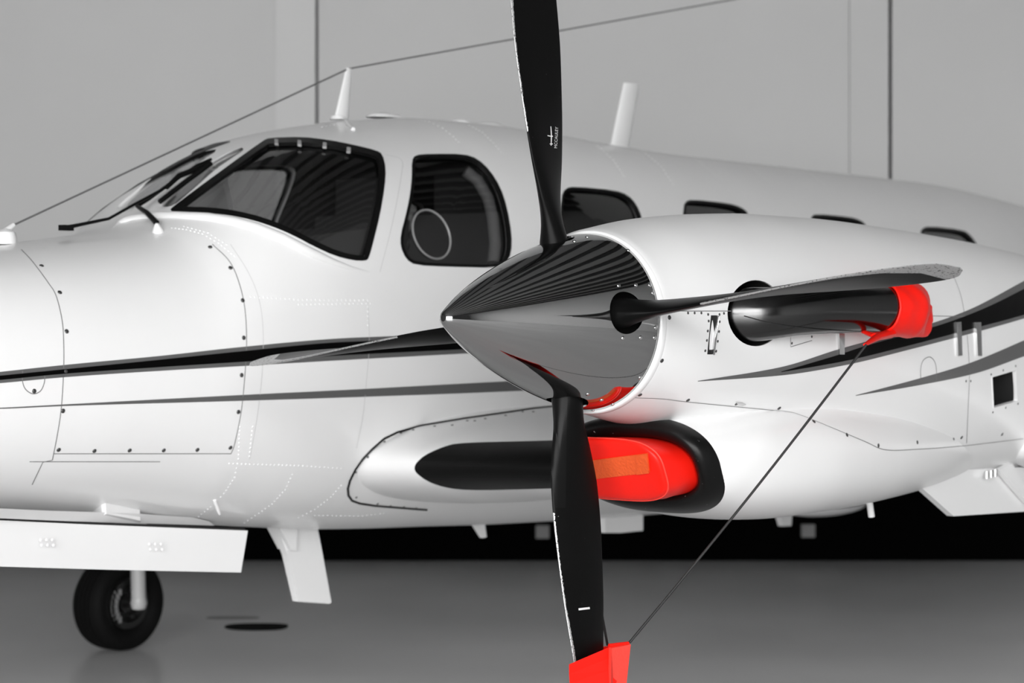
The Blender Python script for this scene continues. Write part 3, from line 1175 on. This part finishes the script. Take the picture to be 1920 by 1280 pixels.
wing('wing', [(2.3, .86, -.5, 2.8, .34), (2.7, .9, -.48, 2.6, .28), (4, 1.2, -.42, 2.1, .24), (9, 2.5, -.1, 1.2, .12)], 'white', nb=14)
BOOT = smooth_poly([(774, 877), (792, 856), (832, 838), (862, 831), (1000, 828), (1060, 826), (1060, 913), (1000, 915), (870, 918), (820, 909), (790, 894)], 2)
BOOT = resample(BOOT + [BOOT[0]], 6)[:-1]
decal_poly('deicing_boot', WB, BOOT, .003, 'rubber', wr, rings=10)
allv = [Vector(v) for v in fv] + wv
allf = list(ffc) + [tuple(i + len(fv) for i in f) for f in wf_]
FWB = bvh_of(allv, allf)
FSEAM = [(1040, 762), (1000, 766), (960, 772), (870, 785), (780, 800), (745, 810), (720, 822), (697, 842), (680, 860), (666, 880), (656, 900), (652, 915), (653, 928), (660, 938), (674, 943), (700, 947), (760, 952), (800, 955)]
P = [hit(FWB, x, y) for x, y in resample(FSEAM, 10)]
G().tube([p + n * .001 for p, n in P], .0042, 8).build('fairing_seal', 'rubber', wr)
for x, y in ((1000, 772), (980, 772), (948, 779), (910, 785), (890, 789), (876, 789), (848, 797), (815, 799), (775, 806), (752, 812), (721, 828), (690, 857), (667, 885), (658, 898),
             (668, 932), (708, 944), (732, 948), (757, 950), (780, 952)):
    stud('screw', FWB, x, y, .0045, .003, 'screw', wr)

# ---------------------------------------------------------------- fuselage paint, seams, screws and rivets
decal_strip('paint_stripe', FUSB, [(-420, 746), (-200, 721), (0, 697), (120, 684), (300, 667), (455, 650), (640, 634), (780, 628), (1000, 612), (1090, 606)],
            [(-420, 747), (-200, 732), (0, 718), (120, 707), (300, 695), (455, 686), (640, 675), (880, 662), (1090, 650)], .0012, 'stripe_grey', fus, n=80)
decal_strip('paint_stripe', FUSB, [(-420, 746.2), (-200, 725), (0, 704), (120, 692), (300, 674), (455, 658), (640, 641), (860, 634), (1090, 616)],
            [(-420, 746.8), (-200, 729), (0, 712), (120, 700.5), (300, 688), (455, 678), (640, 666), (880, 654), (1090, 643)], .0022, 'stripe_black', fus, n=80)
decal_strip('paint_stripe', FUSB, [(-30, 765.3), (0, 764), (115, 758), (455, 740), (640, 731), (940, 715), (1090, 708)],
            [(-30, 766.5), (0, 766), (115, 761), (455, 751), (640, 745), (960, 733), (1090, 726)], .0012, 'stripe_grey', fus, n=80)
for x, y in ((78, 498), (112, 548), (125, 621), (123, 696), (118, 770), (110, 843), (177, 845), (243, 844), (307, 844), (370, 843), (432, 839), (447, 772), (453, 703),
             (457, 633), (455, 563), (432, 502), (394, 463), (64, 733)):
    stud('screw', FUSB, x, y, .0072, .003, 'screw', fus)
for pts in ([(40, 468), (62, 492), (90, 530), (105, 555), (116, 600), (119, 640), (119, 690), (115, 760), (108, 810), (98, 862)], [(98, 862), (80, 866), (60, 908)],
            [(398, 458), (430, 490), (448, 530), (459, 580), (462, 640), (459, 700), (452, 770), (440, 830), (433, 850)], [(433, 850), (100, 850)],
            [(55, 865), (300, 865)], [(42, 695), (42, 715), (48, 730), (62, 738), (76, 732), (83, 715), (83, 695)]):
    seam_line('panel_seam', FUSB, pts, fus, w=.0028)
for pts in ([(432, 458), (465, 510), (485, 560), (493, 620), (491, 700), (482, 780), (468, 860)], [(690, 575), (692, 640), (688, 700), (680, 780), (668, 840)], [(722, 290), (752, 300), (752, 330), (735, 420), (712, 510)]):
    seam_line('panel_seam', FUSB, pts, fus, w=.0018, m='wall')
rivets('rivet_rows', FUSB, [
    [(322, 427), (350, 430), (380, 438), (410, 455), (440, 480)], [(345, 424), (390, 436), (425, 458)],
    [(470, 556), (560, 562), (690, 563)], [(560, 571), (695, 569)], [(430, 869), (500, 871), (560, 873), (640, 878)],
    [(450, 800), (447, 860), (440, 895), (420, 925), (395, 950), (372, 968)], [(474, 800), (468, 855)],
    [(548, 890), (535, 918), (510, 945), (485, 962), (458, 980)], [(640, 910), (620, 932), (590, 955), (560, 970)], [(590, 966), (680, 967), (720, 962)],
    [(690, 575), (690, 610)], [(604, 238), (620, 235), (640, 231)], [(782, 223), (805, 228), (830, 240), (850, 256), (860, 266)],
    [(880, 235), (905, 248), (925, 268), (940, 285)]], fus, rad=.0037, step=8)
rivets('rivet_rows', FUSB, [[(640 + 0 * k, 650), (640, 652)] for k in range(1)] + [
    [(1115, 268), (1150, 300), (1170, 330)], [(1205, 283), (1240, 312), (1262, 345)], [(1305, 298), (1345, 330)], [(1400, 308), (1440, 338)], [(1510, 318), (1545, 345)]], fus, rad=.0042, step=8)

# raised fairing below the cockpit windows
RID = [(207, 430), (222, 418), (250, 409), (290, 404), (330, 404), (390, 407), (440, 415), (480, 426), (530, 446), (580, 472), (625, 491), (660, 503), (700, 512), (730, 516)]
P = [hit(FUSB, x, y, (400, 600)) for x, y in resample(RID, 12)]
k = len(P)
G().tube([p - n * .006 for p, n in P], [.020 * min(1, (i + 1) / 4, (k - i) / 14) for i in range(k)], 14).build('windshield_fairing', 'white', root)

# windscreen pillar cap
# ---------------------------------------------------------------- cockpit interior
g = G()
g.box((.93, FB, HZ + .06), (.22, .44, .10))
pv = [(.50, FB - .40, HZ + .26), (.50, FB + .40, HZ + .26), (1.02, FB + .42, HZ + .33), (1.02, FB - .42, HZ + .33), (.50, FB - .40, HZ + .16), (.50, FB + .40, HZ + .16), (1.02, FB + .42, HZ + .02), (1.02, FB - .42, HZ + .02)]
g.add(pv, [(0, 1, 2, 3), (4, 5, 6, 7), (0, 1, 5, 4), (1, 2, 6, 5), (2, 3, 7, 6), (3, 0, 4, 7)])
g.build('instrument_panel', 'cabin_lining', root, smooth=False)
for sy in (-.26, .26):
    g = G()
    g.box((1.62, FB + sy, HZ + .05), (.06, .20, .36), Matrix.Rotation(R(10), 3, 'Y'))
    g.box((1.70, FB + sy, HZ + .47), (.045, .12, .09))
    g.box((1.42, FB + sy, HZ - .30), (.24, .21, .07))
    g.build('pilot_seat', 'cabin_lining', root, smooth=False)
G().box((2.62, FB, HZ - .03), (.02, .50, .56)).build('cabin_bulkhead', 'cabin_lining', root, smooth=False)
g = G()
c = Vector((.78, FB + .22, HZ + .47))
g.box(c, (.012, .13, .075), Matrix.Rotation(R(-18), 3, 'Y'))
g.tube([c + Vector((-.02, 0, .07)), c + Vector((-.03, 0, .13))], .008, 8)
g.build('sun_visor', 'visor_grey', root, smooth=False)
# storm window ring and lining in the second window
ring = [(812 + 35 * math.cos(q) + 6 * math.sin(q), 438 + 46 * math.sin(q) + 6 * math.cos(q)) for q in [2 * math.pi * k / 40 for k in range(40)]]
P = surf_pts(FUSB, ring, -.008)
G().tube(P + [P[0]], .0042, 8, caps=False).build('storm_window_ring', 'ring_clear', root)
P = surf_pts(FUSB, [(885, 305), (910, 325), (930, 360), (940, 400), (945, 450), (942, 488)], -.045)
G().tube(P, .022, 10).build('window_lining', 'visor_grey', root)

# wipers
def wiper(pts, rads, name='wiper'):
    return G().tube(pts, rads, 8).build(name, 'rubber', root)
def fus_p(x, y, off):
    p, n = hit(FUSB, x, y, (400, 600))
    return p + n * off
wp = wiper([fus_p(296, 428, .02), fus_p(280, 414, .03), fus_p(264, 404, .035), fus_p(285, 388, .03), fus_p(330, 355, .03), fus_p(375, 322, .025), fus_p(400, 308, .02)], [.010, .009, .007, .006, .006, .006, .005])
wiper([fus_p(302, 384, .012), fus_p(350, 348, .014), fus_p(398, 312, .012)], .009, 'wiper_blade')
G().lathe([(0, .020), (.012, .016), (.03, .006), (.032, .0005)], fus_p(296, 434, -.002), hit(FUSB, 296, 434)[1], 16).build('wiper_pivot', 'white', root)
bb = 1.95
wiper([on_b(x, y, bb) for x, y in ((118, 428), (150, 421), (204, 410), (250, 384), (300, 358), (338, 330), (352, 322))], [.008, .006, .005, .005, .006, .007, .006])
wiper([on_b(x, y, bb) for x, y in ((312, 352), (335, 330), (390, 308))], [.008, .010, .010], 'wiper_blade')
G().box(on_b(124, 427, bb), (.022, .012, .009)).build('wiper_pivot', 'rubber', root, smooth=False)

# ---------------------------------------------------------------- aerials on top
def on_c(x, y):
    return on_b(x, y, FB)
def fin(name, base, tip, ch0, ch1, th, m='white'):
    """streamlined mast: base and tip are middle points, chords fore and aft"""
    g = G()
    N = 16
    vs = []
    for p, c in ((base, ch0), (tip, ch1)):
        for k in range(N):
            q = 2 * math.pi * k / N
            vs.append(p + Vector((math.cos(q) * c / 2, math.sin(q) * th / 2 * (c / ch0), 0)))
    fs = [(k, (k + 1) % N, N + (k + 1) % N, N + k) for k in range(N)] + [tuple(range(N)), tuple(range(N, 2 * N))]
    return g.add(vs, fs).build(name, m, root)
mast = fin('antenna_mast', on_c(640, 222), on_c(654, 128), .075, .03, .022)
G().lathe([(0, .03), (.012, .026), (.018, .001)], on_c(633, 222) - Vector((0, 0, .004)), (0, 0, 1), 16).build('mast_foot', 'white', mast)
G().tube([on_c(648, 226), fus_p(652, 234, .003), fus_p(662, 244, .003)], .008, 8).build('mast_brace', 'white', mast)
nose_p = on_c(10, 440)
G().lathe([(-.02, .036), (.0, .036), (.018, .031), (.028, .016), (.031, .001)], nose_p - Vector((0, 0, .01)), (0, 0, 1), 20).build('wire_anchor', 'white', root)
G().tube([on_c(8, 436), on_c(26, 421)], [.014, .007], 10).build('wire_anchor_stub', 'white', root)
e0, e1, e2 = on_c(25, 422), on_c(653, 129), on_c(1370, 0)
e3 = e1 + (e2 - e1) * 2.6
G().tube([e0, e1], .0034, 6).build('antenna_wire', 'wire', root)
G().tube([e1, e3], .0034, 6).build('antenna_wire', 'wire', root)
fin('antenna_mast', on_c(1160, 280), on_c(1184, 157), .135, .12, .03)
vf = fin('tail_fin', Vector((9.2, FB, HZ + .25)), e3 + Vector((.42, 0, .02)), 1.5, .8, .16)
def bump(name, px0, px1, py, h, w=.05):
    a, b = on_c(px0, py), on_c(px1, py)
    c = (a + b) / 2
    L = (b - a).length / 2
    vs, fs = [], []
    NR, NS = 6, 24
    for i in range(NR):
        t = i / (NR - 1) * math.pi / 2
        for k in range(NS):
            q = 2 * math.pi * k / NS
            vs.append(c + Vector((math.cos(q) * L * math.cos(t * .98), math.sin(q) * w * math.cos(t * .98), h * math.sin(t) - .01)))
    for i in range(NR - 1):
        for k in range(NS):
            fs.append((i * NS + k, i * NS + (k + 1) % NS, (i + 1) * NS + (k + 1) % NS, (i + 1) * NS + k))
    fs.append(tuple((NR - 1) * NS + k for k in range(NS)))
    return mk(name, vs, fs, 'white', root)
bump('roof_antenna', 690, 757, 217, .022)
bump('roof_antenna', 848, 876, 230, .028)
bump('roof_antenna', 888, 948, 237, .028)

# ---------------------------------------------------------------- below the fuselage
def blade_aerial(name, pts, b, th, m='white'):
    return slab(name, pts, b - th / 2, b + th / 2, m)
blade_aerial('blade_antenna', [(514, 985), (588, 978), (600, 1040), (616, 1128), (612, 1131), (554, 1127), (534, 1040)], FB, .03)
slab('antenna_foot', [(510, 984), (545, 984), (543, 1030), (534, 1030)], FB - .035, FB + .035, 'white')
nd = slab('nose_gear_door', [(-40, 973), (0, 975), (150, 982), (459, 994), (443, 1072), (200, 1067), (-40, 1060)], FB - .21, FB - .195, 'white', lean=-.06)
rows = []
nv_ = [Vector((p.x, p.y, p.z)) for p in (on_b(-40, 968, FB - .215), on_b(458, 989, FB - .215), on_b(458, 993, FB - .205), on_b(-40, 973, FB - .205))]
G().tube([on_b(-40, 972, FB - .2), on_b(0, 974, FB - .2), on_b(150, 981, FB - .2), on_b(458, 993, FB - .2)], .006, 8).build('hinge_line', 'hole', nd)
for x0, y0 in ((78, 1020), (282, 1028)):
    g = G()
    for i in range(3):
        for j in range(2):
            c = on_b(x0 + 11 * i + 2 * j, y0 - 8 + 10 * j, FB - .235)
            g.lathe([(-.006, .005), (-.001, .004), (.0, .0003)], c, (0, -1, 0), 8)
    g.build('rivet_group', 'rivet', nd)['kind'] = 'stuff'
slab('gear_bay_strip', [(-40, 951), (0, 953), (100, 958), (270, 964), (400, 973), (440, 981), (458, 990), (150, 979), (-40, 970)], FB - .30, FB - .27, 'white', lean=1.1)
plate('step_fin', FUSB, [(170, 961), (190, 946), (198, 943), (225, 948), (262, 956), (262, 960), (210, 962)], .035, 'white', root)
G().tube([fus_p(402, 937, 0), fus_p(406, 945, .02), fus_p(408, 948, .03)], [.006, .006, .004], 8).build('static_drain', 'white', root)
blade_aerial('belly_antenna', [(884, 978), (905, 976), (909, 1006), (903, 1008)], FB, .02)
slab('belly_box', [(1100, 960), (1171, 955), (1171, 992), (1128, 996), (1100, 996)], FB - .1, FB + .1, 'white')
blade_aerial('belly_antenna', [(1450, 940), (1483, 940), (1479, 985), (1464, 986)], FB, .03)
b0 = on_c(1545, 955)
g = G()
vs_, fs_ = [], []
for i in range(7):
    t = i / 6 * math.pi / 2
    for k in range(24):
        q = 2 * math.pi * k / 24
        vs_.append(b0 + Vector((.34 * math.cos(q) * math.cos(t * .98), .16 * math.sin(q) * math.cos(t * .98), -.05 * math.sin(t) + .02)))
for i in range(6):
    for k in range(24):
        fs_.append((i * 24 + k, i * 24 + (k + 1) % 24, (i + 1) * 24 + (k + 1) % 24, (i + 1) * 24 + k))
mk('belly_radome', vs_, fs_, 'white', root)

# ---------------------------------------------------------------- starboard main wheel
WR, WW = .214, .19
wc = Vector((1.895, 3.96, WR))
def sup(h, r_):
    return (h, r_)
half = WW / 2
prof = [(-half * .55, WR * .52), (-half * .85, WR * .62), (-half, WR * .78), (-half * .93, WR * .90), (-half * .72, WR * .975)]
for gx in (-.42, -.14, .14, .42):
    prof += [(half * (gx - .05), WR * .996), (half * (gx - .04), WR * .965), (half * (gx + .04), WR * .965), (half * (gx + .05), WR * .996)]
prof += [(half * .72, WR * .975), (half * .93, WR * .90), (half, WR * .78), (half * .85, WR * .62), (half * .55, WR * .52)]
ty = G().lathe(prof, wc, (0, 1, 0), 72).build('tyre', 'tyre', root)
hub = G().lathe([(-half * .55, .005), (-half * .6, WR * .18), (-half * .35, WR * .2), (-half * .3, WR * .42), (-half * .6, WR * .5), (-half * .6, WR * .54), (half * .6, WR * .54), (half * .5, WR * .3), (half * .5, .004)],
                wc, (0, 1, 0), 40).build('wheel_hub', 'hub_metal', ty)
for k in range(6):
    q = 2 * math.pi * k / 6
    g = G()
    g.tube([wc + Vector((math.cos(q) * WR * .34, -half * .62, math.sin(q) * WR * .34)), wc + Vector((math.cos(q) * WR * .34, -half * .2, math.sin(q) * WR * .34))], .014, 10)
    g.build('hub_bolt', 'hub_metal', ty)
G().lathe([(-half * .80, WR * .40), (-half * .80, WR * .52), (-half * .70, WR * .52), (-half * .70, WR * .40), (-half * .80, WR * .40)], wc, (0, 1, 0), 40).build('brake_disc', 'hub_metal', ty)
g = G()
for q0 in range(-3, 4):
    q = R(180 + q0 * 13)
    c = wc + Vector((math.cos(q) * WR * .46, -half * .86, math.sin(q) * WR * .46))
    g.box(c, (.010, .016, .014))
g.build('brake_caliper', 'steel', ty)
sy = wc.y - half - .035
sp_ = wc + Vector((.01, -half - .03, .01))
stt = Vector((wc.x - .02, sp_.y, HZ - .42))
strut = G().tube([sp_, sp_ + (stt - sp_) * .33, sp_ + (stt - sp_) * .34, stt], [.033, .033, .045, .045], 20).build('landing_gear_strut', 'strut', root)
G().lathe([(0, .001), (.006, .03), (.03, .038), (.055, .033)], sp_ - Vector((0, 0, .035)), (0, 0, 1), 20).build('strut_foot', 'strut', strut)
G().tube([sp_, wc + Vector((0, half * .4, 0))], .022, 14).build('axle', 'hub_metal', strut)

# ================================================================== RED COVERS AND CORD (separate things)
# intake plug
def super_ring(hw, hh, n, e=2.6):
    o = []
    for k in range(n):
        q = 2 * math.pi * k / n
        c, s = math.cos(q), math.sin(q)
        o.append((hw * math.copysign(abs(c) ** (2 / e), c), hh * math.copysign(abs(s) ** (2 / e), s)))
    return o
NPg = 96
pv, pf = [], []
psec = [(.06, .195, .083), (.0, .196, .084), (-.045, .194, .086), (-.09, .190, .087), (-.134, .186, .087), (-.144, .184, .085), (-.149, .179, .080), (-.152, .165, .066), (-.154, .12, .045), (-.155, .06, .022), (-.155, .002, .001)]
for (da, hw, hh) in psec:
    for i, (y, z) in enumerate(super_ring(hw, hh, NPg, 2.6 if da > -.05 else 3.2)):
        wob = .003 * math.sin(i * .5 + da * 30) * math.sin(da * 22) if da > -.14 else 0.0
        zz = z - .411 - .002
        pv.append(Vector((lip_a(y, zz) + da + wob, y * (1 + wob), HZ + zz * (1 + wob * .4))))
for i in range(len(psec) - 1):
    for k in range(NPg):
        k2 = (k + 1) % NPg
        pf.append((i * NPg + k, i * NPg + k2, (i + 1) * NPg + k2, (i + 1) * NPg + k))
pf.append(tuple(range(NPg)))
plug = mk('intake_plug', pv, pf, 'red', None, sharp=55)
tag(plug, 'red padded plug with an orange strap filling the engine chin intake', 'intake plug')
ORG[plug.name] = MWI @ plug.location
PB = bvh_of(pv, pf)
def attach(o, parent):
    """child of a top-level cover that has the aircraft's orientation"""
    o.parent = parent
    o.matrix_world = MW @ Matrix.Translation(ORG[o.name])
    o.matrix_parent_inverse = Matrix.Identity(4)
    o.location = ORG[o.name] - ORG[parent.name]
    o.rotation_euler = (0, 0, 0)
    return o
def strap(nm, pts_t, pts_b, th, m):
    A, B = interp_line(pts_t, 16), interp_line(pts_b, 16)
    lo, hi = [], []
    for a, b in zip(A, B):
        for k in range(5):
            t = k / 4
            p, n = hit(PB, a[0] + (b[0] - a[0]) * t, a[1] + (b[1] - a[1]) * t, (1180, 875))
            hi.append(p + n * th)
            lo.append(p - n * .001)
    vs = lo + hi
    K = len(lo)
    fs = []
    for i in range(15):
        for k in range(4):
            f = (i * 5 + k, i * 5 + k + 1, (i + 1) * 5 + k + 1, (i + 1) * 5 + k)
            fs += [f, tuple(j + K for j in f)]
        for k in (0, 4):
            fs.append((i * 5 + k, (i + 1) * 5 + k, (i + 1) * 5 + k + K, i * 5 + k + K))
    for i in (0, 15):
        for k in range(4):
            fs.append((i * 5 + k, i * 5 + k + 1, i * 5 + k + 1 + K, i * 5 + k + K))
    return mk(nm, vs, fs, m, None, sharp=40)
attach(strap('handle_strap', [(1085, 866), (1120, 861), (1215, 849)], [(1085, 901), (1122, 896), (1219, 885)], .004, 'orange'), plug)
attach(strap('strap_patch', [(1194, 852), (1215, 849)], [(1196, 888), (1219, 885)], .0065, 'orange'), plug)
SEAMP = [v for v in pv[4 * NPg:5 * NPg]]
o = G().tube(SEAMP + [SEAMP[0]], .003, 6, caps=False).build('piping', 'red_pale', None)
attach(o, plug)

# exhaust cover
CVP = [(1.00, -.4205, .0355, .0705, .0735), (1.05, -.424, .036, .078, .081), (1.12, -.427, .034, .083, .086), (1.165, -.428, .030, .070, .084), (1.20, -.428, .020, .046, .076), (1.255, -.428, .006, .016, .058), (1.295, -.428, -.002, .010, .046)]
qv, qf = sweep(CVP)
rs_ = random.Random(3)
for i, v in enumerate(qv):
    r_, k = divmod(i, 40)
    v += Vector((.010 * math.sin(2 * math.pi * k / 40) * (1 - min(1, r_ / 12)), .0016 * math.sin(r_ * .4 + k * .7), .0016 * math.sin(r_ * .3 + k * .45)))
qf.append(tuple(len(qv) - 40 + k for k in range(40)))
cov = mk('exhaust_cover', qv, qf, 'red', None, sharp=70)
tag(cov, 'red vinyl cover tied over the end of the exhaust stack', 'exhaust cover')
ORG[cov.name] = MWI @ cov.location
rim = [qv[k] for k in range(40)]
attach(G().tube(rim + [rim[0]], .004, 8, caps=False).build('hem', 'red', None), cov)
t0, t1, t2 = on_b(1668, 625, -.44), on_b(1645, 632, -.49), on_b(1622, 646, -.52)
attach(G().tube([t0, t1, t2], [.020, .014, .006], 10, flat=.7).build('tie_tab', 'red', None), cov)
t3 = on_b(1619, 624, -.43)
attach(G().tube([t1 + Vector((0, .01, .004)), t3 + Vector((0, 0, .004))], [.012, .009], 8, flat=.6).build('tie_tab', 'red', None), cov)

# propeller boot on the lower blade
TOPP = [on_b(1067, 1245, -.145), on_b(1142, 1213, -.18), on_b(1178, 1206, -.20), on_b(1172, 1206, -.06), on_b(1130, 1212, -.03), on_b(1085, 1240, -.05)]
BOTP = [on_b(1090, 1430, -.16), on_b(1138, 1432, -.185), on_b(1154, 1430, -.16), on_b(1152, 1430, -.08), on_b(1130, 1430, -.07), on_b(1092, 1430, -.09)]
NB_ = 10
bvv, bff = [], []
for i in range(NB_ + 1):
    t = i / NB_
    for k in range(6):
        p = TOPP[k].lerp(BOTP[k], t)
        p = p + Vector((0, .006 * math.sin(7 * t + k * 1.7), 0)) * (t > 0)
        bvv.append(p)
for i in range(NB_):
    for k in range(6):
        k2 = (k + 1) % 6
        bff.append((i * 6 + k, i * 6 + k2, (i + 1) * 6 + k2, (i + 1) * 6 + k))
bff.append(tuple(NB_ * 6 + k for k in range(6)))
boot = mk('propeller_boot', bvv, bff, 'red', None, smooth=False)
tag(boot, 'red fabric boot pulled over the tip of the lower propeller blade', 'propeller boot')
ORG[boot.name] = MWI @ boot.location
attach(G().tube([TOPP[1] + Vector((0, 0, .004)), TOPP[2]], .0055, 8).build('hem', 'red', None), boot)
pn = [TOPP[1], TOPP[2], TOPP[2].lerp(BOTP[2], .999), TOPP[1].lerp(BOTP[1], .999)]
nrm = (pn[1] - pn[0]).cross(pn[2] - pn[0]).normalized()
if nrm.dot(MWI.to_3x3() @ Vector((0, -1, 0))) < 0:
    nrm = -nrm
pvv = [p + nrm * .011 for p in pn] + [p - nrm * .001 for p in pn]
attach(mk('side_panel', pvv, [(0, 1, 2, 3), (4, 5, 6, 7), (0, 1, 5, 4), (1, 2, 6, 5), (2, 3, 7, 6), (3, 0, 4, 7)], 'red_pale', None, smooth=False), boot)

# cord from the boot to the exhaust cover
cp = G()
c0, c1 = t2 + Vector((0, -.004, 0)), TOPP[2] + Vector((0, -.004, .003))
pts = []
for i in range(21):
    t = i / 20
    pts.append(c0.lerp(c1, t) - Vector((0, 0, .012 * math.sin(math.pi * t))))
cord = G().tube(pts, .0037, 8).build('tie_cord', 'cord', None)
tag(cord, 'thin black cord stretched from the exhaust cover to the propeller boot', 'cord')
c2, c3 = on_b(1127, 1142, -.075), on_b(1139, 1209, -.06)
loop = G().tube([c2, c3], .0037, 8).build('tie_cord', 'cord', None)
tag(loop, 'short black cord behind the lower propeller blade, ending at the red boot', 'cord')
